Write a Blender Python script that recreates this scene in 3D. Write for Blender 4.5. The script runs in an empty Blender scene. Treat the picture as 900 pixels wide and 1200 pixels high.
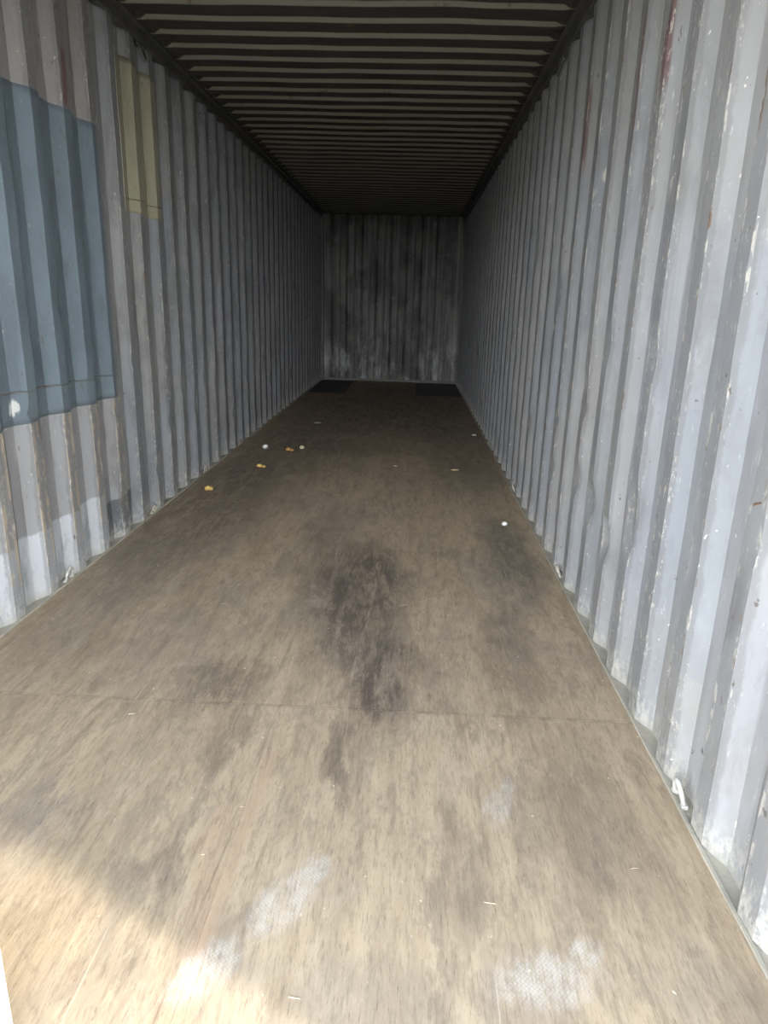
import bpy, bmesh, math, random
from mathutils import Vector, Matrix, noise
random.seed(7)
sc = bpy.context.scene
COL = sc.collection
W, H = 2.352, 2.705          # inside width and height of the container
Y0, Y1 = 0.20, 12.03         # door plane and front wall

# ------------------------------------------------------------------ camera
cam = bpy.data.cameras.new('camera'); co = bpy.data.objects.new('camera', cam); COL.objects.link(co)
cam.sensor_fit = 'VERTICAL'; cam.sensor_height = 24.0; cam.lens = 811.3 / 1200 * 24.0
cam.clip_start = 0.02; cam.clip_end = 200
R_ = Vector((0.99873079, 0.04214209, 0.02758371)); U_ = Vector((-0.03850633, 0.28584197, 0.95750281)); F_ = Vector((-0.03246659, 0.95734968, -0.28710191))
m = Matrix((R_, U_, -F_)).transposed().to_4x4(); m.translation = Vector((1.5764, -0.2935, 1.2908))
co.matrix_world = m
sc.camera = co

# ------------------------------------------------------------------ world, sun, exposure
w = bpy.data.worlds.new('sky'); sc.world = w; w.use_nodes = True
bg = w.node_tree.nodes['Background']
# bright hazy daylight: whiter and brighter towards the horizon, bluer overhead, the same all round
wn_, wl_ = w.node_tree.nodes, w.node_tree.links
tc = wn_.new('ShaderNodeTexCoord'); sx = wn_.new('ShaderNodeSeparateXYZ'); wl_.new(tc.outputs['Generated'], sx.inputs[0])
mr = wn_.new('ShaderNodeMapRange'); mr.interpolation_type = 'SMOOTHSTEP'; mr.inputs[1].default_value = -0.05; mr.inputs[2].default_value = 0.65; wl_.new(sx.outputs[2], mr.inputs[0])
mx = wn_.new('ShaderNodeMix'); mx.data_type = 'RGBA'; wl_.new(mr.outputs[0], mx.inputs[0])
mx.inputs[6].default_value = (1.86, 1.88, 1.92, 1); mx.inputs[7].default_value = (0.38, 0.44, 0.53, 1)
wl_.new(mx.outputs[2], bg.inputs[0]); bg.inputs[1].default_value = 1.0
sl = bpy.data.lights.new('sun', 'SUN'); sl.energy = 0.60; sl.angle = math.radians(2.5); sl.color = (1.0, 0.93, 0.80)
so = bpy.data.objects.new('sun', sl); COL.objects.link(so)
el = math.radians(40); d = Vector((-0.886 * math.cos(el), 0.463 * math.cos(el), -math.sin(el)))
so.rotation_euler = d.to_track_quat('-Z', 'Y').to_euler(); so.location = (6, -6, 8)
sc.view_settings.view_transform = 'Standard'; sc.view_settings.look = 'None'
sc.view_settings.gamma = 1; sc.view_settings.use_curve_mapping = False
sc.view_settings.exposure = 3.2
try:
    sc.cycles.max_bounces = 16; sc.cycles.diffuse_bounces = 10
except Exception: pass


# ------------------------------------------------------------------ node helper
class NT:
    def __init__(s, name):
        s.mat = bpy.data.materials.new(name); s.mat.use_nodes = True
        s.t = s.mat.node_tree; s.b = s.t.nodes['Principled BSDF']
        s.obj = s.n('ShaderNodeTexCoord').outputs['Object']
        s.sep = s.n('ShaderNodeSeparateXYZ'); s.l(s.obj, s.sep.inputs[0])
        s.X, s.Y, s.Z = s.sep.outputs
    def n(s, k, **kw):
        nd = s.t.nodes.new(k)
        for a, v in kw.items(): setattr(nd, a, v)
        return nd
    def l(s, a, b): s.t.links.new(a, b)
    def put(s, sock, v):
        if isinstance(v, (int, float)): sock.default_value = v
        elif isinstance(v, (tuple, list)): sock.default_value = tuple(v) + ((1,) if len(v) == 3 and len(sock.default_value) == 4 else ())
        else: s.l(v, sock)
    def M(s, op, a, b=0.0, c=0.0, clamp=False):
        nd = s.n('ShaderNodeMath', operation=op); nd.use_clamp = clamp
        s.put(nd.inputs[0], a); s.put(nd.inputs[1], b); s.put(nd.inputs[2], c); return nd.outputs[0]
    def vec(s, x, y, z):
        nd = s.n('ShaderNodeCombineXYZ')
        for i, v in enumerate((x, y, z)): s.put(nd.inputs[i], v)
        return nd.outputs[0]
    def noise(s, scale=(1, 1, 1), detail=4, rough=.55, off=(0, 0, 0), src=None, dist=0.0):
        mp = s.n('ShaderNodeMapping'); s.l(src or s.obj, mp.inputs[0]); mp.inputs['Scale'].default_value = scale; mp.inputs['Location'].default_value = off
        nd = s.n('ShaderNodeTexNoise'); s.l(mp.outputs[0], nd.inputs['Vector'])
        nd.inputs['Scale'].default_value = 1; nd.inputs['Detail'].default_value = detail; nd.inputs['Roughness'].default_value = rough; nd.inputs['Distortion'].default_value = dist
        return nd.outputs[0]
    def ss(s, v, a, b):                                # smoothstep from a to b
        nd = s.n('ShaderNodeMapRange', interpolation_type='SMOOTHSTEP'); s.put(nd.inputs[0], v)
        nd.inputs[1].default_value = min(a, b); nd.inputs[2].default_value = max(a, b)
        nd.inputs[3].default_value = 0 if a < b else 1; nd.inputs[4].default_value = 1 if a < b else 0
        return nd.outputs[0]
    def mix(s, f, a, b, mode='MIX'):
        nd = s.n('ShaderNodeMix', data_type='RGBA', blend_type=mode)
        s.put(nd.inputs[0], f); s.put(nd.inputs[6], a); s.put(nd.inputs[7], b); return nd.outputs[2]
    def mul(s, *a):
        r = a[0]
        for x in a[1:]: r = s.M('MULTIPLY', r, x)
        return r
    def box(s, u, v, u0, u1, v0, v1, e=.01, f=None):
        f = f or e
        return s.mul(s.ss(u, u0 - e, u0 + e), s.ss(u, u1 + e, u1 - e), s.ss(v, v0 - f, v0 + f), s.ss(v, v1 + f, v1 - f))
    def blob(s, u, v, cu, cv, ru, rv, ang=0.0, e=.35):
        c, n_ = math.cos(ang), math.sin(ang)
        du = s.M('SUBTRACT', u, cu); dv = s.M('SUBTRACT', v, cv)
        a = s.M('ADD', s.M('MULTIPLY', du, c / ru), s.M('MULTIPLY', dv, n_ / ru)); b = s.M('ADD', s.M('MULTIPLY', du, -n_ / rv), s.M('MULTIPLY', dv, c / rv))
        r = s.M('SQRT', s.M('ADD', s.M('MULTIPLY', a, a), s.M('MULTIPLY', b, b)))
        return s.ss(r, 1 + e, 1 - e)
    def out(s, col, rough=.6, bump=None, strength=.3, dist=.004, metallic=0.0, spec=.5):
        s.put(s.b.inputs['Base Color'], col); s.put(s.b.inputs['Roughness'], rough); s.b.inputs['Metallic'].default_value = metallic
        s.b.inputs['Specular IOR Level'].default_value = spec
        if bump is not None:
            bp = s.n('ShaderNodeBump'); bp.inputs['Strength'].default_value = strength; bp.inputs['Distance'].default_value = dist
            s.l(bump, bp.inputs['Height']); s.l(bp.outputs[0], s.b.inputs['Normal'])
        return s.mat

PITCH = .278
PH = {'left': 2.514 - 10 * PITCH, 'right': 1.457 - 10 * PITCH}


def wall_material(side):
    s = NT('worn_grey_paint_' + side)
    ph = PH[side]; o = (0, 0, 0) if side == 'left' else (3, 17, 5)
    wob = s.M('MULTIPLY', s.M('SUBTRACT', s.noise((1, 6, 9), 4, .7, o), .5), .14)
    k = s.M('DIVIDE', s.M('SUBTRACT', s.Y, ph), PITCH)
    u = s.M('FRACT', s.M('ADD', k, .02)); rib = s.M('FLOOR', s.M('ADD', k, .25))
    uw = s.M('ADD', u, wob)
    wn = s.n('ShaderNodeTexWhiteNoise', noise_dimensions='2D'); s.l(s.vec(rib, s.M('FLOOR', s.M('ADD', s.M('MULTIPLY', s.Z, .9), s.M('MULTIPLY', rib, .37))), 0), wn.inputs['Vector'])
    wn2 = s.n('ShaderNodeTexWhiteNoise', noise_dimensions='1D'); s.l(rib, wn2.inputs['W'])
    big = s.noise((.8, .9, 1.1), 3, .5, o); med = s.noise((4, 4, 2.2), 5, .65, o); fine = s.noise((60, 60, 14), 5, .7, o)
    streak = s.noise((20, 26, 1.3), 4, .6, o)
    c = s.mix(s.ss(big, .35, .65), (.30, .318, .352), (.335, .34, .34))
    c = s.mix(s.M('MULTIPLY', wn2.outputs[0], .55), c, (.35, .343, .318))
    c = s.mix(s.mul(s.ss(wn.outputs[0], .75, .80), .35), c, (.24, .275, .31))
    c = s.mix(s.mul(s.ss(med, .52, .72), .55), c, (.40, .415, .44))
    c = s.mix(s.mul(s.ss(med, .46, .30), .5), c, (.20, .205, .21))
    c = s.mix(s.mul(s.ss(streak, .55, .75), .35), c, (.18, .172, .158))
    if side == 'left':
        ed = s.M('MULTIPLY', s.M('SUBTRACT', s.noise((1, 7, 7), 3, .6, (9, 9, 9)), .5), .05)
        Yd = s.M('ADD', s.Y, ed); Zd = s.M('ADD', s.Z, ed)
        c = s.mix(s.mul(s.box(Yd, Zd, -3, 3.40, 2.08, 3, .01), .75), c, (.315, .29, .26))
        c = s.mix(s.mul(s.box(Yd, Zd, -3, 3.39, .30, .80, .01), .8), c, (.30, .295, .288))
        c = s.mix(s.mul(s.box(Yd, Zd, -3, 3.15, -.3, .30, .006), .9), c, (.52, .545, .565))
        c = s.mix(s.mul(s.box(Yd, Zd, 3.15, 3.55, .03, .225, .006), .9), c, (.115, .125, .14))
        c = s.mix(s.mul(s.box(Yd, Zd, 3.085, 3.125, 2.10, 2.32, .008), .9), c, (.22, .03, .025))
        c = s.mix(s.mul(s.box(Yd, Zd, 4.52, 4.66, 1.25, 2.05, .02, .2), .5), c, (.50, .48, .38))
        c = s.mix(s.mul(s.blob(Yd, Zd, 2.86, .63, .020, .034, 0, .2), .95), c, (.75, .74, .70))
        c = s.mix(s.mul(s.ss(s.noise((7, 8, 2.4), 6, .75, (4, 1, 6)), .50, .62), .5), c, (.17, .172, .172))
    else:
        c = s.mix(s.mul(s.ss(s.noise((6, 7, 2.0), 6, .75, (4, 1, 6)), .54, .66), .35), c, (.22, .225, .225))
        c = s.mix(s.mul(s.ss(s.Z, 1.5, 2.4), .45), c, (.27, .275, .248))
        ed = s.M('MULTIPLY', s.M('SUBTRACT', s.noise((1, 9, 5), 3, .6, (9, 9, 9)), .5), .03)
        Yd = s.M('ADD', s.Y, ed)
        c = s.mix(s.mul(s.box(Yd, s.Z, 2.27, 2.325, 2.0, 2.6, .006, .05), .9), c, (.17, .03, .02))
        c = s.mix(s.mul(s.box(Yd, s.Z, 3.385, 3.44, 1.95, 2.3, .008, .06), .85), c, (.15, .03, .02))
        c = s.mix(s.mul(s.box(Yd, s.Z, 2.57, 2.60, 1.9, 2.3, .008, .06), .8), c, (.15, .04, .03))
        c = s.mix(s.mul(s.blob(Yd, s.Z, 3.27, .98, .05, .05, 0, .3), .7), c, (.25, .36, .52))
        c = s.mix(s.mul(s.blob(Yd, s.Z, 3.05, 1.86, .03, .03, 0, .3), .9), c, (.62, .60, .53))
    # chips and scrapes on the faces that stand proud and along their edges
    proud = s.M('MAXIMUM', s.ss(uw, .31, .27), s.ss(uw, .93, .97))
    edge = s.M('MAXIMUM', s.ss(s.M('ABSOLUTE', s.M('SUBTRACT', uw, .02)), .07, .01), s.ss(s.M('ABSOLUTE', s.M('SUBTRACT', uw, .27)), .06, .01))
    c = s.mix(s.mul(proud, .5), c, (.175, .177, .175))  # scraped faces darkened further, painting rib shade beside the door-facing slopes
    zone = s.ss(s.noise((2, 3, 1.6), 3, .6, o), .42, .62)
    chip = s.noise((50, 48, 26), 5, .72, o)
    c = s.mix(s.mul(proud, zone, s.ss(chip, .56, .62), .85), c, (.53, .50, .43))
    c = s.mix(s.mul(edge, s.ss(s.noise((30, 30, 12), 4, .7, (4, 4, 4)), .55, .61), .6), c, (.60, .57, .50))
    c = s.mix(s.mul(edge, s.ss(s.noise((22, 24, 9), 4, .7, (8, 4, 1)), .60, .66), .85), c, (.17, .10, .055))
    c = s.mix(s.mul(s.ss(fine, .62, .70), .5), c, (.60, .60, .58))
    sp = s.noise((34, 34, 28), 3, .6, (1, 5, 2)); c = s.mix(s.mul(s.ss(sp, .70, .73), .9), c, (.70, .68, .62))
    dk = s.noise((30, 30, 20), 3, .6, (11, 5, 2)); c = s.mix(s.mul(s.ss(dk, .69, .73), .8), c, (.10, .08, .06))
    if side == 'left':
        ce = s.M('MAXIMUM', s.ss(s.M('ABSOLUTE', s.M('SUBTRACT', uw, .02)), .11, .02), s.ss(s.M('ABSOLUTE', s.M('SUBTRACT', uw, .25)), .10, .02))
        cr = s.ss(s.noise((20, 22, 11), 6, .75, (2, 7, 1)), .45, .55)
        c = s.mix(s.mul(s.box(Yd, Zd, -3, 3.5, .16, .80, .05), ce, cr, .9), c, (.44, .37, .27))
        c = s.mix(s.mul(s.box(Yd, Zd, -3, 3.5, .16, .85, .05), ce, s.ss(s.noise((26, 26, 14), 5, .75, (8, 7, 9)), .58, .64), .9), c, (.56, .54, .48))
    low = s.ss(s.M('ADD', s.Z, s.M('MULTIPLY', med, .12)), .22, .06)
    c = s.mix(s.mul(low, s.ss(chip, .42, .6), .75), c, (.58, .57, .52))
    c = s.mix(s.mul(s.ss(s.Z, .05, 0.0), .6), c, (.42, .40, .34))
    return s.out(c, s.ss(med, -.3, 1.2), s.M('ADD', s.M('MULTIPLY', fine, .5), chip), .35, .003)


def paint(name, col, dark, chips=(.5, .48, .42), rough=.5, amt=.7, splat=False):
    s = NT(name)
    med = s.noise((5, 5, 3), 5, .65); fine = s.noise((50, 50, 18), 5, .7); st = s.noise((14, 18, 1.5), 3, .6, (3, 3, 3))
    c = s.mix(s.mul(s.ss(med, .42, .68), amt), col, dark)
    c = s.mix(s.mul(s.ss(st, .58, .72), .4), c, dark)
    c = s.mix(s.mul(s.ss(fine, .64, .69), .8), c, chips)
    c = s.mix(s.mul(s.ss(s.noise((25, 25, 12), 4, .7, (6, 2, 8)), .65, .69), .7), c, (.13, .09, .06))
    c = s.mix(s.mul(s.ss(s.noise((9, 10, 2), 6, .75, (1, 6, 2)), .50, .62), .35), c, tuple(x * .6 for x in col))
    if splat: c = s.mix(s.mul(s.blob(s.M('ADD', s.Y, s.M('MULTIPLY', fine, .10)), s.M('ADD', s.Z, s.M('MULTIPLY', med, .16)), 2.50, .925, .020, .036, 0, .25), .95), c, (.62, .63, .60))
    return s.out(c, rough, fine, .3, .003)


def front_material():
    s = NT('sooty_grey_paint')
    st = s.noise((26, 1, .9), 4, .65); med = s.noise((5, 5, 1.6), 5, .7); big = s.noise((1.6, 1, 1.2), 3, .6, (4, 0, 2))
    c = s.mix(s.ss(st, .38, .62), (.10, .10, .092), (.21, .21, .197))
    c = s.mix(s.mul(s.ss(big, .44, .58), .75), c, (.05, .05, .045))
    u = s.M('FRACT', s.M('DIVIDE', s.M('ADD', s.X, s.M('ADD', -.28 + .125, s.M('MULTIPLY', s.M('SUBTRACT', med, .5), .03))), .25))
    c = s.mix(s.mul(s.ss(s.M('ABSOLUTE', s.M('SUBTRACT', u, .5)), .13, .05), .55), c, (.27, .27, .25))  # narrow paler lines paint in the corrugation's bright ridges
    c = s.mix(s.mul(s.ss(s.Z, 1.2, .1), s.ss(med, .48, .66)), c, (.42, .43, .43))
    c = s.mix(s.mul(s.ss(s.noise((22, 1, 16), 4, .7), .62, .68), .6), c, (.6, .58, .52))
    return s.out(c, .6, med, .3, .003)


def roof_material():
    s = NT('dull_roof_paint')
    med = s.noise((2.2, 14, 1), 5, .65); big = s.noise((.9, 1.1, 1), 3, .6); fine = s.noise((16, 60, 1), 4, .7)
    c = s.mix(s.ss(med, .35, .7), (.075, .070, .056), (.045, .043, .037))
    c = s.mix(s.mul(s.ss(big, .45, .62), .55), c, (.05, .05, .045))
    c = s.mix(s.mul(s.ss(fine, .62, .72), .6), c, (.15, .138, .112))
    # paler colour on the ribs' door-facing slopes, painting in the daylight they catch
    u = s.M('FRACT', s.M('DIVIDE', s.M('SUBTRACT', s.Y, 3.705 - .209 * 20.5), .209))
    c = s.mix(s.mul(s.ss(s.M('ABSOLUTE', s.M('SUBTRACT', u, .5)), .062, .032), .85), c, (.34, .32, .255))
    c = s.mix(s.mul(s.ss(s.noise((9, 9, 1), 4, .7, (5, 5, 0)), .64, .70), .6), c, (.15, .085, .05))
    return s.out(c, .65, fine, .3, .003)


def floor_material():
    s = NT('worn_plywood')
    X, Y = s.X, s.Y
    dist = s.noise((6, 2.2, 1), 5, .7, (0, 0, 0)); d2 = s.noise((22, 5, 1), 4, .7, (5, 5, 5))
    dx = s.M('MULTIPLY', s.M('SUBTRACT', dist, .5), .5); dy = s.M('MULTIPLY', s.M('SUBTRACT', d2, .5), .7)
    Xd = s.M('ADD', X, s.M('ADD', s.M('MULTIPLY', dx, .6), s.M('MULTIPLY', dy, .08))); Yd = s.M('ADD', Y, s.M('ADD', dy, dx))
    # each board has its own grain (the sheets meet at Y 1.715 and on the centre line)
    row = s.M('FLOOR', s.M('DIVIDE', s.M('SUBTRACT', Y, 1.715), 2.4)); colm = s.M('FLOOR', s.M('DIVIDE', X, 1.176))
    pid = s.M('ADD', s.M('MULTIPLY', row, 7.31), s.M('MULTIPLY', colm, 3.17))
    src = s.vec(X, Y, pid)
    lo = s.noise((7, .9, 1), 5, .6, src=src, dist=.3); mid = s.noise((24, 3.2, 1), 6, .7, src=src, dist=.4)
    grain = s.noise((120, 14, 1), 5, .72, src=src); hair = s.noise((300, 26, 1), 3, .7, src=src)
    mot = s.noise((12, 5, 1), 8, .78, (2, 2, 0)); mot2 = s.noise((2.2, 1.1, 1), 5, .62, (7, 1, 0))
    c = s.mix(s.ss(lo, .33, .67), (.43, .335, .225), (.52, .412, .28))
    c = s.mix(s.mul(s.ss(mid, .50, .70), .6), c, (.57, .455, .31))
    c = s.mix(s.mul(s.ss(mid, .49, .32), .6), c, (.265, .20, .135))
    c = s.mix(s.mul(s.ss(mot2, .50, .60), .42), c, (.30, .255, .205))
    c = s.mix(s.mul(s.ss(mot, .50, .66), .5), c, (.31, .24, .16))
    # dark rubbed-in dirt with ragged, streaky outlines, and broader tones farther in
    brk = s.ss(s.M('ADD', s.M('MULTIPLY', mid, .6), s.M('MULTIPLY', mot, .4)), .40, .56)
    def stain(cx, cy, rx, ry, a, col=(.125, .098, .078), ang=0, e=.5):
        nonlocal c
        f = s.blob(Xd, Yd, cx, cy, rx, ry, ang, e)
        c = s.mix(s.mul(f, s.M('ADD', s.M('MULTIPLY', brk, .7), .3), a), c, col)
    stain(1.40, 2.75, .20, .60, .95); stain(1.33, 2.4, .12, .5, .6); stain(1.52, 1.98, .13, .34, 1.0); stain(1.43, 1.52, .04, .22, .75)
    stain(1.16, 3.2, .16, .8, .55); stain(.95, 1.85, .14, .16, .7); stain(1.05, 1.50, .035, .25, .55)
    stain(.30, 4.0, .38, 1.2, .65); stain(2.15, 3.3, .14, .6, .75, (.13, .12, .10)); stain(2.0, 2.2, .08, .35, .5)
    stain(.25, 2.6, .2, .8, .5, (.20, .175, .15)); stain(1.85, 1.66, .14, .05, .35); stain(2.1, 1.25, .12, .3, .4)
    stain(1.72, 1.05, .05, .3, .5); stain(1.05, .98, .04, .22, .6); stain(.62, 1.15, .1, .1, .5, (.22, .2, .18)); stain(1.98, 1.15, .13, .3, .35)
    stain(.45, 6.0, .5, 1.6, .6, (.13, .115, .10)); stain(2.05, 6.2, .36, 1.5, .6, (.13, .115, .095)); stain(1.3, 9.2, 1.3, 2.6, .72, (.07, .062, .055), 0, .4)  # last one darkens the whole far end of the floor
    stain(1.0, 6.1, .7, .35, .4, (.12, .1, .08)); stain(1.35, 4.3, .62, .75, .45, (.58, .47, .33), 0, .7); stain(1.15, 1.0, .03, .4, .35, (.48, .30, .20), 0, .6)  # the larger tan one lightens the middle of the floor
    # joint grime beside the cross seam
    sd = s.M('ABSOLUTE', s.M('SUBTRACT', Y, 1.716))
    c = s.mix(s.mul(s.ss(sd, .014, .001), s.ss(mot, .40, .6), .5), c, (.13, .10, .075))
    fl1 = s.noise((46, 7, 1), 8, .8, src=src, dist=.3); fl2 = s.noise((16, 4.5, 1), 8, .8, (3, 1, 0), src=src, dist=.5)
    fl3 = s.noise((5, 2.2, 1), 9, .8, (13, 1, 0), dist=.8); c = s.mix(s.mul(s.ss(fl3, .53, .60), .42), c, (.285, .235, .18)); c = s.mix(s.mul(s.ss(fl3, .46, .40), .25), c, (.56, .46, .34))
    c = s.mix(s.mul(s.ss(fl1, .54, .64), .40), c, (.235, .18, .125)); c = s.mix(s.mul(s.ss(fl1, .46, .36), .25), c, (.60, .49, .35))
    c = s.mix(s.mul(s.ss(fl2, .54, .63), .45), c, (.25, .20, .15)); c = s.mix(s.mul(s.ss(fl2, .44, .36), .30), c, (.56, .46, .33))
    # grain and hairline cracks
    c = s.mix(s.mul(s.ss(grain, .48, .36), .3), c, (.19, .15, .11))
    c = s.mix(s.mul(s.ss(grain, .56, .70), .25), c, (.55, .45, .32))
    c = s.mix(s.mul(s.ss(hair, .42, .31), .5), c, (.12, .09, .065))
    scr = s.noise((70, .8, 1), 3, .6, (9, 3, 0)); c = s.mix(s.mul(s.ss(scr, .66, .72), .55), c, (.58, .51, .41))
    # long fresh scratch near the centre joint
    lx = s.M('ADD', X, s.M('MULTIPLY', Y, -.045))
    c = s.mix(s.mul(s.box(lx, Y, 1.128, 1.160, .3, 1.45, .016, .1), .5), c, (.50, .34, .23))
    c = s.mix(s.mul(s.box(lx, Y, 1.112, 1.116, .3, 1.2, .003, .2), s.ss(mid, .4, .55), .6), c, (.16, .11, .08))
    lx2 = s.M('ADD', X, s.M('MULTIPLY', Y, -.04)); c = s.mix(s.mul(s.box(lx2, Y, 1.325, 1.335, 1.65, 2.9, .008, .2), s.ss(grain, .4, .6), .5), c, (.52, .44, .34))
    # pale dusty shoe prints with a cross-hatched sole
    def hatch(ang, sc_):
        cc, n_ = math.cos(ang), math.sin(ang)
        a = s.M('ABSOLUTE', s.M('SINE', s.M('MULTIPLY', s.M('ADD', s.M('MULTIPLY', X, cc), s.M('MULTIPLY', Y, n_)), sc_)))
        b = s.M('ABSOLUTE', s.M('SINE', s.M('MULTIPLY', s.M('ADD', s.M('MULTIPLY', X, -n_), s.M('MULTIPLY', Y, cc)), sc_)))
        return s.M('ADD', s.M('MULTIPLY', s.ss(s.M('MINIMUM', a, b), .08, .5), .55), .45)
    pr = s.ss(s.M('ADD', s.M('MULTIPLY', s.noise((26, 20, 1), 5, .7, (1, 9, 0)), .6), s.M('MULTIPLY', grain, .4)), .40, .60)
    Xs = s.M('ADD', X, s.M('MULTIPLY', dx, .12)); Ys = s.M('ADD', Y, s.M('MULTIPLY', dy, .12))
    def shoe(ex, ey, parts, ang, sc_, a):
        nonlocal c
        f = None
        for q in parts:
            bb = s.blob(Xs, Ys, *q, .38); f = bb if f is None else s.M('MAXIMUM', f, bb)
        c = s.mix(s.mul(f, hatch(ang, sc_), s.M('ADD', s.M('MULTIPLY', pr, .8), .2), a), c, (.70, .67, .62))
    shoe(0, 0, [(1.335, .935, .10, .052, .98), (1.385, 1.02, .06, .036, .98), (1.205, .765, .085, .045, .95)], .75, 420, .55)
    shoe(0, 0, [(1.90, .785, .105, .055, .15), (1.985, .84, .05, .03, .9)], .8, 420, .6)
    shoe(0, 0, [(1.845, 1.275, .035, .07, -.2), (1.885, 1.35, .02, .06, -.1)], .2, 500, .45)
    # tiny pale specks
    spk = s.noise((46, 34, 1), 2, .5, (3, 8, 0)); c = s.mix(s.mul(s.ss(spk, .745, .76), .9), c, (.72, .66, .52))
    h = s.M('ADD', s.M('MULTIPLY', grain, .7), s.M('MULTIPLY', hair, .5))
    return s.out(c, .78, h, .45, .0025, spec=.3)


def plain(name, col, rough=.6, var=.25, scale=40, metallic=0.0):
    s = NT(name); n_ = s.noise((scale,) * 3, 4, .6)
    c = s.mix(s.ss(n_, .35, .7), col, tuple(max(0, x * (1 - var)) for x in col))
    return s.out(c, rough, n_, .3, .002, metallic=metallic)


def ground_material():
    s = NT('dry_concrete_yard')
    n1 = s.noise((.6, .6, 1), 5, .6); n2 = s.noise((25, 25, 1), 5, .7)
    c = s.mix(s.ss(n1, .35, .65), (.15, .14, .12), (.19, .175, .15)); c = s.mix(s.mul(s.ss(n2, .5, .7), .5), c, (.12, .11, .095))
    return s.out(c, .9, n2, .5, .01)


MW = {'left': wall_material('left'), 'right': wall_material('right')}
M_BLUE = paint('faded_blue_paint', (.158, .200, .228), (.115, .138, .160), (.42, .42, .39), amt=.6, splat=True)
M_YEL = paint('pale_yellow_paint', (.40, .38, .27), (.29, .27, .19), (.55, .53, .44), amt=.5)
M_RAIL = paint('dark_rail_paint', (.12, .118, .105), (.05, .05, .045), (.2, .19, .17))
M_SILL = paint('dusty_pale_rail_paint', (.50, .47, .39), (.36, .34, .28), (.62, .60, .53), rough=.85)
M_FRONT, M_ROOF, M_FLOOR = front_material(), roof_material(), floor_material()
M_DOOR = paint('white_door_paint', (.74, .75, .75), (.62, .63, .63), (.8, .8, .78), amt=.5)
M_STEEL = plain('dark_oily_steel', (.035, .035, .035), .55, .4, 12)
M_RUBBER = plain('black_rubber', (.03, .03, .03), .7)
M_GALV = plain('galvanised_steel', (.45, .46, .47), .45, .25, 20, .6)
M_LIP_SHADE = plain('brown_lip_shade', (.20, .12, .07), .8, .4, 60)
M_WHITE = plain('dusty_white_paint', (.60, .59, .54), .7, .35, 30)


# ------------------------------------------------------------------ mesh helpers
def link(name, bm, mat, parent=None, kind=None, smooth=None):
    me = bpy.data.meshes.new(name); bmesh.ops.recalc_face_normals(bm, faces=bm.faces); bm.to_mesh(me); bm.free()
    me.materials.append(mat)
    if smooth is not None:
        for p in me.polygons: p.use_smooth = True
        me.set_sharp_from_angle(angle=smooth)
    o = bpy.data.objects.new(name, me); COL.objects.link(o)
    if parent: o.parent = parent
    if kind: o['kind'] = kind
    return o

def add_box(bm, x0, x1, y0, y1, z0, z1, bev=0.0):
    vs = [bm.verts.new((x, y, z)) for x in (x0, x1) for y in (y0, y1) for z in (z0, z1)]
    fs = [bm.faces.new([vs[i] for i in f]) for f in ((0, 1, 3, 2), (4, 6, 7, 5), (0, 4, 5, 1), (2, 3, 7, 6), (0, 2, 6, 4), (1, 5, 7, 3))]
    if bev:
        es = {e for f in fs for e in f.edges}
        bmesh.ops.bevel(bm, geom=list(es), offset=bev, segments=2, profile=.5, affect='EDGES')

def box_obj(name, a, mat, parent=None, kind=None, bev=0.0):
    bm = bmesh.new(); add_box(bm, *a, bev=bev); return link(name, bm, mat, parent, kind)

def add_tube(bm, pts, r, n=8):
    rings = []
    for i, p in enumerate(pts):
        p = Vector(p); t = (Vector(pts[min(i + 1, len(pts) - 1)]) - Vector(pts[max(i - 1, 0)])).normalized()
        a = t.cross(Vector((0.31, .2, .93))).normalized(); b = t.cross(a)
        rings.append([bm.verts.new(p + r * (math.cos(q * 2 * math.pi / n) * a + math.sin(q * 2 * math.pi / n) * b)) for q in range(n)])
    for A, B in zip(rings, rings[1:]):
        for q in range(n): bm.faces.new((A[q], A[(q + 1) % n], B[(q + 1) % n], B[q]))
    bm.faces.new(rings[0][::-1]); bm.faces.new(rings[-1])

def label(o, lab, cat=None, group=None):
    o['label'] = lab
    if cat: o['category'] = cat
    if group: o['group'] = group
    return o

# ------------------------------------------------------------------ corrugated sheets
def profile(period, segs, y0, y1, ph, bev):
    """list of (along, depth 0..1); segs = [(length, depth_start, depth_end)]"""
    pts = []; k = math.floor((y0 - ph) / period) - 1
    while ph + k * period < y1 + period:
        a = ph + k * period
        for L, d0, d1 in segs:
            pts += [(a, 0), (a + bev, 0), (a + L / 2, 0), (a + L - bev, 0)]
            a += L
        k += 1
    return [(y0, None)] + [p for p in pts if y0 + 1e-4 < p[0] < y1 - 1e-4] + [(y1, None)]

def dents_for(side, rnd):
    out = []
    for k in range(60):
        for _ in range(rnd.choice((1, 2, 2, 3))):
            out.append((PH[side] + k * PITCH + rnd.choice((0.0, 0.0, .07, .035)), rnd.choice((rnd.uniform(.12, .9), rnd.uniform(.5, 2.3))), rnd.uniform(.035, .06), rnd.uniform(.04, .14), rnd.uniform(.004, .015)))
    return out

def wall_pos(side, y, z, dep, dn):
    """a point of the side wall sheet, dents included"""
    k = math.floor((y - PH[side]) / PITCH + .25)
    push = 0.0
    for (cy, cz, ry, rz, am) in dn:
        a = abs(y - cy) / ry; b = abs(z - cz) / rz
        if a < 1 and b < 1: push += am * (1 - a * a) ** 2 * (1 - b * b) ** 2
    sd = 11.3 if side == 'left' else 3.7
    wy = .0045 * noise.noise(Vector((k * 3.1, z * 2.6, sd))) + .0025 * noise.noise(Vector((k * 1.7 + 5, z * 9, sd)))
    wx = .006 * noise.noise(Vector((k * .4, z * 1.3, sd + 4))) + .0022 * noise.noise(Vector((y * 9, z * 5, sd)))
    q = dep * .036 + push * (1 - dep) + abs(wx)
    return ((-q) if side == 'left' else W + q, y + wy, z)

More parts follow.
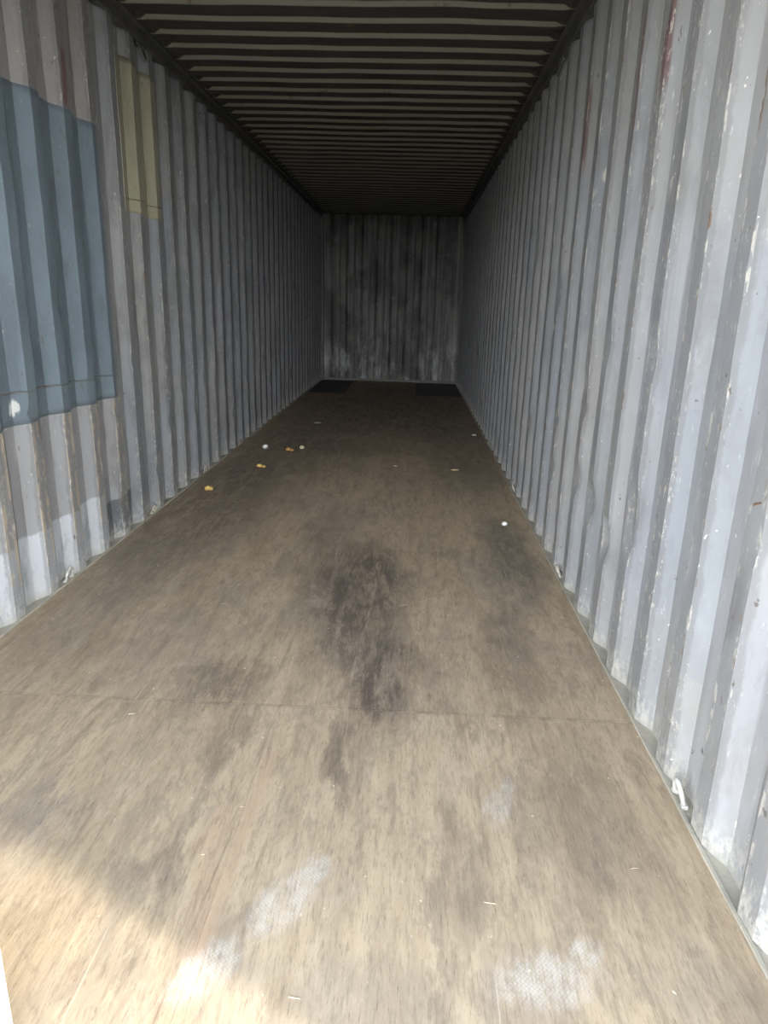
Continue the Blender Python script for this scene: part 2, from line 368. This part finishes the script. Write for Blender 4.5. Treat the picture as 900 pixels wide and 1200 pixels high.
SEG_WALL = [(.070, 0, 0), (.068, 0, 1), (.072, 1, 1), (.068, 1, 0)]
def depth_at(side, y):
    u = ((y - PH[side]) / PITCH) % 1 * PITCH
    for L, a, b in SEG_WALL:
        if u <= L: return a + (b - a) * u / L
        u -= L
    return 0

def near_dents(dn, y): return [q for q in dn if abs(q[0] - y) < q[2] + .001]

def side_sheet(name, side, y0, y1, z0, z1, mat, dn, parent=None, kind=None, dz=.032, lift=0.0, thick=.002, edge=None):
    pr = profile(PITCH, SEG_WALL, y0, y1, PH[side], .004)
    pr = [(y, depth_at(side, y)) for y, _ in pr]
    nz = max(2, int((z1 - z0) / dz)); bm = bmesh.new(); g = []
    sg = 1 if side == 'left' else -1
    for y, dep in pr:
        nd = near_dents(dn, y); colv = []
        for j in range(nz + 1):
            z = z0 + (z1 - z0) * j / nz
            if edge and j in (0, nz): z += edge * noise.noise(Vector((y * 6, j, 2.2)))
            p = wall_pos(side, y, z, dep, nd); colv.append(bm.verts.new((p[0] + sg * lift, p[1], p[2])))
        g.append(colv)
    for A, B in zip(g, g[1:]):
        for j in range(nz): bm.faces.new((A[j], B[j], B[j + 1], A[j + 1]))
    o = link(name, bm, mat, parent, kind, smooth=math.radians(22))
    md = o.modifiers.new('thickness', 'SOLIDIFY'); md.thickness = thick
    # grow away from the room
    me = o.data; nx = sum(p.normal.x * p.area for p in me.polygons)
    md.offset = -1 if nx * sg > 0 else 1
    return o

rndL = random.Random(3); rndR = random.Random(12)
DN = {'left': dents_for('left', rndL), 'right': dents_for('right', rndR)}
DN['right'] += [(PH['right'] + 14 * PITCH, .50, .07, .13, .020), (PH['right'] + 13 * PITCH + .03, .42, .06, .10, .018), (PH['right'] + 12 * PITCH + .02, .62, .06, .16, .016), (PH['right'] + 15 * PITCH, .55, .06, .1, .018)]
wall = {}
wall['left'] = side_sheet('wall_left', 'left', Y0, Y1, -.03, H - .05, MW['left'], DN['left'], kind='structure')
wall['right'] = side_sheet('wall_right', 'right', Y0, Y1, -.03, H - .05, MW['right'], DN['right'], kind='structure')
label(wall['left'], 'corrugated grey steel side wall with blue and yellow repaired patches')
label(wall['right'], 'corrugated pale grey steel side wall with scraped ribs')
o = side_sheet('repair_panel', 'left', 2.0, 3.385, .775, 2.085, M_BLUE, DN['left'], wall['left'], lift=.0022, thick=.0018, edge=.006); label(o, 'faded blue patch on the left wall')
o = side_sheet('repair_panel', 'left', 3.69, 4.265, 1.745, 2.515, M_YEL, DN['left'], wall['left'], lift=.0022, thick=.0018); label(o, 'pale yellow patch high on the left wall')

# weld beads across both repaired patches
def weld(side, y0, y1, z, mat, parent, slope=0.0, r=.0035):
    bm = bmesh.new(); pts = []
    n_ = int((y1 - y0) / .012)
    for i in range(n_ + 1):
        y = y0 + (y1 - y0) * i / n_; zz = z + slope * (y - y0) + .004 * noise.noise(Vector((y * 20, 0, 3)))
        p = wall_pos(side, y, zz, depth_at(side, y), near_dents(DN[side], y)); pts.append((p[0] + (.003 if side == 'left' else -.003), p[1], p[2]))
    add_tube(bm, pts, r, 6); return link('weld_bead', bm, mat, parent)
M_BWELD = paint('rusty_blue_weld', (.15, .17, .18), (.17, .11, .08), (.3, .25, .2), amt=1.0)
M_YWELD = paint('dirty_yellow_weld', (.24, .22, .14), (.12, .10, .06), (.4, .38, .3), amt=1.0)
label(weld('left', 2.0, 3.385, .915, M_BWELD, wall['left'], -.015, .0045), 'rusty weld across the blue patch')
label(weld('left', 3.69, 4.265, 1.815, M_YWELD, wall['left']), 'dark weld across the yellow patch')

# rails along the side walls: top tube, bottom rail shelf and the lip that holds the floor edge
for side, sg, x in (('left', 1, 0.0), ('right', -1, W)):
    bm = bmesh.new()
    a, b = sorted((x + sg * .012, x - sg * .055)); add_box(bm, a, b, Y0, Y1, H - .062, H + .0, .004)
    a, b = sorted((x + sg * .045, x + sg * .008)); add_box(bm, a, b, Y0, Y1, H - .012, H + .004, .002)
    link('trim_' + ('1' if side == 'left' else '2'), bm, M_RAIL, None, 'structure')
    bm = bmesh.new()
    a, b = sorted((x + sg * .004, x - sg * .06)); add_box(bm, a, b, Y0, Y1, -.05, .002)
    n_ = 300; lip = []
    for i in range(n_ + 1):
        y = Y0 + (Y1 - Y0) * i / n_
        wv = .0016 * noise.noise(Vector((y * 4, sg, 1))); top = .007 + .002 * noise.noise(Vector((y * 7, 5, sg)))
        lip.append([bm.verts.new((x + sg * q, y, z)) for q, z in ((.001 + wv, -.006), (.001 + wv, top), (.009 + wv, top), (.009 + wv, -.02))])
    for A, B in zip(lip, lip[1:]):
        for q in range(3): bm.faces.new((A[q], B[q], B[q + 1], A[q + 1]))
    link('baseboard_' + side, bm, M_SILL, None, 'structure')

# cream dust and grit lying on the rail in the hollows of the near corrugations
def lashing(side, y, z, mat, r=.0065, hgt=.055, lab=None, hang=False):
    bm = bmesh.new(); x = .004 if side == 'left' else W - .004; sg = 1 if side == 'left' else -1
    pts = []
    for i in range(13):
        t = math.pi * i / 12
        pts.append((x - sg * .012 + sg * .030 * math.sin(t) * (.5 if not hang else .8), y - .032 * math.cos(t), z + (hgt * math.sin(t) if not hang else -hgt * math.sin(t))))
    add_tube(bm, pts, r, 8)
    for e in (-1, 1): add_box(bm, x - sg * .012 - .009, x - sg * .012 + .009, y + e * .032 - .009, y + e * .032 + .009, z - .012, z + .010, .002)
    o = link('lashing_ring', bm, mat, wall[side], smooth=math.radians(40))
    if lab: label(o, lab)
    return o
lashing('right', 1.345, .004, M_WHITE, hgt=.062, lab='white painted lashing ring at the foot of the right wall')
lashing('left', 2.69, .004, M_WHITE, hgt=.060, lab='white painted lashing ring at the foot of the left wall')
lashing('left', 4.09, H - .065, M_RAIL, hgt=.075, hang=True); lashing('right', 4.22, H - .065, M_RAIL, hgt=.075, hang=True)
for k in range(1, 4):
    lashing('left', 2.69 + 1.112 * k * 1.0, .002, M_SILL, hgt=.045); lashing('right', 1.345 + 1.112 * 1.5 * k, .002, M_SILL, hgt=.045)

# torn edge on the right wall rib, brown in place of its shadow line
bm = bmesh.new()
p = wall_pos('right', 1.20, .885, 0, [])
add_tube(bm, [(W + .002, 1.20, .897), (W - .000, 1.21, .893), (W - .001, 1.225, .887), (W + .003, 1.235, .880)], .0025, 6)
label(link('torn_edge', bm, M_LIP_SHADE, wall['right']), 'torn lip on the right wall, brown for its shadow line')

# front end wall
def front_wall():
    per = .25; bm = bmesh.new(); xs = [(0.0, 0), (.13, 0)]
    for k in range(9):
        a = .165 + k * per - .02
        if a + .2 > W - .08: break
        xs += [(a, 0), (a + .045, 1), (a + .125, 1), (a + .17, 0)]
    xs += [(W - .02, 0), (W, 0)]
    fl = []
    for i, (x, dd) in enumerate(xs):
        fl.append((x, dd))
        if i + 1 < len(xs): fl.append(((x + xs[i + 1][0]) / 2, (dd + xs[i + 1][1]) / 2))
    g = [[bm.verts.new((x, Y1 + .045 * dd + .006 * noise.noise(Vector((x * 3, z * .06, 1))), -.02 + z * (H + .07) / 40)) for z in range(41)] for x, dd in fl]
    for A, B in zip(g, g[1:]):
        for j in range(40): bm.faces.new((A[j], B[j], B[j + 1], A[j + 1]))
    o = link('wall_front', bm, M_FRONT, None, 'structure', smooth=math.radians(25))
    md = o.modifiers.new('thickness', 'SOLIDIFY'); md.thickness = .003; ny = sum(p.normal.y * p.area for p in o.data.polygons); md.offset = -1 if ny < 0 else 1
    return o
fw = label(front_wall(), 'corrugated sooty grey end wall deep in the dark')
bm = bmesh.new(); add_box(bm, 0, W, Y1 - .02, Y1 - .002, -.004, .035, .003); link('baseboard_front', bm, M_RAIL, None, 'structure')
for i, x in ((3, 0.0), (4, W)):
    a, b = (x - .05, x + .028) if x == 0 else (x - .028, x + .05)
    box_obj('trim_%d' % i, (a, b, Y1 - .075, Y1 + .045, -.02, H), M_RAIL, None, 'structure', .004)

# ceiling
def ceiling():
    bm = bmesh.new(); per = .209; segs = [(.087, 0, 0), (.018, 0, 1), (.084, 1, 1), (.020, 1, 0)]
    ph = 3.705 - .010 - .189 - 20 * per    # the slope that faces the door is the last segment
    pr = []; k = 0
    while ph + k * per < Y1 + .3:
        a = ph + k * per
        for L, d0, d1 in segs:
            pr += [(a + .002, d0 + (d1 - d0) * .002 / L), (a + L - .002, d1 - (d1 - d0) * .002 / L)]; a += L
        k += 1
    pr = [(Y0 - .05, 0)] + [q for q in pr if Y0 < q[0] < Y1 + .02] + [(Y1 + .045, 0)]
    nx = 24; xs = [-.02, .07, .10] + [.10 + (W - .20) * i / nx for i in range(1, nx)] + [W - .10, W - .07, W + .02]
    g = []
    for y, dd in pr:
        row = []
        for x in xs:
            f = 0 if (x < .08 or x > W - .08) else 1
            sag = -.006 * noise.noise(Vector((x * 1.5, y * 1.1, 7))) - .003 * noise.noise(Vector((x * 5, y * 4, 2)))
            row.append(bm.verts.new((x, y + (.004 * noise.noise(Vector((x * 2, round(y / per), 5))) if f else 0), H + .020 * dd * f + (sag if f else 0))))
        g.append(row)
    for A, B in zip(g, g[1:]):
        for j in range(len(xs) - 1): bm.faces.new((A[j], B[j], B[j + 1], A[j + 1]))
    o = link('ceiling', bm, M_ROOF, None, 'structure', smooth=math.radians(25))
    md = o.modifiers.new('thickness', 'SOLIDIFY'); md.thickness = .002; nz = sum(p.normal.z * p.area for p in o.data.polygons); md.offset = -1 if nz < 0 else 1
    return o
label(ceiling(), 'dull corrugated steel container roof with ribs running across')

# floor: steel deck, plywood sheets, steel plates at the far end
fl = box_obj('floor', (-.02, W + .02, Y0 - .06, Y1 + .02, -.10, -.030), M_STEEL, None, 'structure')
label(fl, 'worn brown plywood container floor with dark stains')
def sheet(x0, x1, y0, y1, mat=M_FLOOR, name='floor_panel', top=0.0, amp=.0012):
    bm = bmesh.new(); nx, ny = 14, max(2, int((y1 - y0) / .16)); g = []
    for i in range(nx + 1):
        x = x0 + (x1 - x0) * i / nx
        g.append([bm.verts.new((x, y0 + (y1 - y0) * j / ny + (.0012 * noise.noise(Vector((x * 9, y0, 1))) if j in (0, ny) else 0), top + amp * noise.noise(Vector((x * 2, (y0 + (y1 - y0) * j / ny) * 1.4, 3))))) for j in range(ny + 1)])
    for A, B in zip(g, g[1:]):
        for j in range(ny): bm.faces.new((A[j], B[j], B[j + 1], A[j + 1]))
    r = bmesh.ops.extrude_face_region(bm, geom=bm.faces[:]); vs = [v for v in r['geom'] if isinstance(v, bmesh.types.BMVert)]
    for v in vs: v.co.z = -.0285
    return link(name, bm, mat, fl)
rows = [Y0 - .02, 1.715, 4.115, 6.515, 8.915, 10.12]
for i in range(5):
    g0 = .0018 if i == 0 else .0010
    for x0, x1 in ((.0095, 1.1745), (1.1750, W - .0095)): sheet(x0, x1, rows[i] + .0010, rows[i + 1] - g0)
sheet(.575, 1.645, 10.121, Y1 - .025)
for x0, x1 in ((.0095, .572), (1.648, W - .0095)):
    o = box_obj('steel_plate', (x0, x1, 10.122, Y1 - .025, -.028, -.008), M_STEEL, fl, bev=.001); label(o, 'dark recessed steel plate at the far end of the floor')

# rear frame: posts, header, sill
for i, a in ((5, (-.10, -.001, Y0 - .03, Y0 - .001, -.10, H + .12)), (6, (W + .001, W + .10, Y0 - .03, Y0 - .001, -.10, H + .12))):
    box_obj('trim_%d' % i, a, M_DOOR, None, 'structure', .006)
box_obj('trim_7', (0, W, Y0 - .12, Y0 - .002, H - .06, H + .12), M_DOOR, None, 'structure', .006)
box_obj('trim_8', (0, W, Y0 - .14, Y0 - .062, -.14, -.012), M_GALV, None, 'structure', .004)
# yard outside
bm = bmesh.new()
add_box(bm, -150, 150, -150, 150, -.36, -.16)
label(link('ground', bm, ground_material(), None, 'structure'), 'dry pale yard outside the container')

# invented white carton for an unidentified edge, just inside the opening, only its far edge reaches into the frame
M_CARD = plain('white_card', (.80, .80, .79), .7, .04, 30)
carton = bpy.data.objects.new('carton', None); COL.objects.link(carton); carton.location = (.70, .43, .0015)
label(carton, 'bright white stand-in carton at the very edge of the picture, bottom left corner', 'box')
bm = bmesh.new(); add_box(bm, -.205, .212, -.17, .17, 0, .34, .003); link('body', bm, M_CARD, carton)
for e in (-1, 1):
    bm = bmesh.new(); add_box(bm, -.203 if e < 0 else .004, .002 if e < 0 else .210, -.168, .168, .3405, .3435, .001); link('flap', bm, M_CARD, carton)
bm = bmesh.new(); add_box(bm, -.024, .030, -.171, .171, .3437, .3442); add_box(bm, -.024, .030, -.1712, -.1705, .27, .3440); label(link('tape', bm, plain('tan_tape', (.55, .45, .30), .3, .1), carton), 'tan strip of tape')

# ------------------------------------------------------------------ litter on the floor
M_Y = plain('yellow_foam', (.74, .52, .16), .7, .35, 90); M_PY = plain('pale_straw_foam', (.68, .60, .38), .7, .3, 90)
M_OR = plain('orange_brown_peel', (.62, .36, .13), .7, .45, 90); M_WH = plain('white_foam', (.80, .80, .78), .6, .12, 90)
M_GR = plain('grey_white_paper', (.50, .51, .50), .8, .25, 60); M_TAN = plain('tan_wood', (.60, .45, .27), .8, .3, 120)
def lump(name, parts, mat, loc, rz, lab, cat, group, seed, rough=.16):
    """crumpled scrap: one or more irregular lobes, resting on the floor"""
    bm = bmesh.new()
    for i, (px, py, rx, ry, rz_) in enumerate(parts):
        r = bmesh.ops.create_icosphere(bm, subdivisions=3, radius=1)
        for v in r['verts']:
            n_ = v.co.normalized(); q = 1 + rough * noise.noise(n_ * 1.7 + Vector((seed, i, 0))) * 2 + rough * .8 * noise.noise(n_ * 4.3 + Vector((i, seed, 4)))
            v.co = Vector((px + n_.x * rx * q, py + n_.y * ry * q, max(-rz_ * .75, n_.z * rz_ * q) + rz_ * .75))
    o = link(name, bm, mat, smooth=math.radians(60)); o.location = loc; o.rotation_euler.z = rz
    mz = min(v.co.z for v in o.data.vertices)
    for v in o.data.vertices: v.co.z -= mz
    return label(o, lab, cat, group)
G = 'small scraps of litter on the container floor'
lump('foam_scrap', [(0, 0, .030, .026, .019)], M_Y, (.175, 4.38, .001), .2, 'round yellow scrap nearest the left wall, closest of the yellow ones', 'litter', G, 1)
lump('foam_scrap', [(-.014, 0, .022, .020, .016), (.020, -.006, .021, .014, .011)], M_Y, (.385, 5.14, .001), -.2, 'long two-lobed yellow scrap below the white one on the left', 'litter', G, 2)
lump('foam_scrap', [(0, 0, .027, .026, .021)], M_WH, (.265, 5.89, .001), 0, 'round white scrap left of the two yellowish ones', 'litter', G, 3, .06)
lump('foam_scrap', [(-.014, .004, .022, .020, .017), (.019, -.010, .018, .014, .010)], M_OR, (.50, 5.83, .001), .1, 'orange-brown crumpled scrap between a white and a straw-coloured one', 'litter', G, 4)
lump('foam_scrap', [(0, 0, .021, .020, .018), (.006, .02, .012, .012, .012)], M_PY, (.595, 5.93, .001), 0, 'pale straw-coloured scrap right of the orange-brown one', 'litter', G, 5)
lump('paper_scrap', [(0, 0, .042, .030, .008)], M_GR, (.55, 7.36, .001), .1, 'flat grey-white paper scrap, farthest back on the floor', 'litter', G, 6)
lump('paper_scrap', [(0, 0, .030, .012, .006), (.018, .005, .012, .008, .006)], M_TAN, (1.96, 5.28, .001), .1, 'small flat tan scrap right of the middle of the floor', 'litter', G, 7)
lump('foam_scrap', [(0, 0, .018, .017, .014)], M_WH, (2.185, 3.82, .001), 0, 'small round white scrap close to the right wall', 'litter', G, 8, .06)
lump('paper_scrap', [(0, 0, .026, .020, .008)], M_GR, (2.255, 6.93, .001), .4, 'dim grey scrap far back beside the right wall', 'litter', G, 9)
lump('paper_scrap', [(0, 0, .018, .010, .004)], M_TAN, (1.47, 5.35, .001), .1, 'tiny tan chip in the middle of the floor, in line with the tan scrap', 'litter', G, 10)

def splinter(x, y, ln, ang, mat, lab, curl=.1, wd=.0010):
    bm = bmesh.new(); n_ = 6; rings = []
    for i in range(n_ + 1):
        t = i / n_; q = (t - .5) * ln; ww = wd * (1 - .8 * abs(2 * t - 1)); b = curl * ln * (1 - (2 * t - 1) ** 2)
        rings.append([bm.verts.new(p) for p in ((q, b - ww, 0), (q, b + ww, 0), (q, b + ww * .6, wd * 1.1), (q, b - ww * .6, wd * 1.1))])
    for A, B in zip(rings, rings[1:]):
        for k in range(4): bm.faces.new((A[k], A[(k + 1) % 4], B[(k + 1) % 4], B[k]))
    bm.faces.new(rings[0]); bm.faces.new(rings[-1][::-1])
    o = link('wood_splinter', bm, mat); o.location = (x, y, .0012); o.rotation_euler.z = ang
    return label(o, lab, 'splinter', 'wood splinters and chips on the plywood')
SPL = [((262, 708), .030, .1, 'pale pinkish splinter left of the dark stain', .1),
       ((473, 710), .040, .5, 'pale slanting splinter on the right edge of the dark stain', .1),
       ((525, 721), .014, .2, 'tiny pale chip right of the dark stain', .0),
       ((154, 837), .018, .3, 'white chip just in front of the cross seam at the left', .0),
       ((574, 1059), .026, -.1, 'pale straight splinter in the front middle of the floor', .0),
       ((238, 1002), .007, .4, 'tiny white chip beside the edge of the sun patch', .0),
       ((283, 946), .008, .2, 'tiny white chip on the scratch left of the middle', .0),
       ((743, 1019), .022, .2, 'thin curled fibre on the right half of the floor', .12),
       ((787, 900), .022, -.6, 'thin pale fibre near the right wall edge', .2),
       ((345, 1170), .024, -.1, 'short pale splinter at the bottom of the sole print', .0),
       ((468, 1004), .012, 1.4, 'pale sliver standing along the grain in the middle', .1)]
def floor_at(px, py, z=0.0):
    v = F_ + R_ * ((px - 450) / 811.3) - U_ * ((py - 600) / 811.3); c0 = Vector((1.5764, -.2935, 1.2908)); return c0 + v * ((z - c0.z) / v.z)
M_SPL = plain('fresh_splinter_wood', (.66, .56, .40), .8, .2, 200)
for (px, py), ln, ang, lab, cu in SPL:
    p = floor_at(px, py); splinter(p.x, p.y, ln, ang, M_SPL, lab, cu)
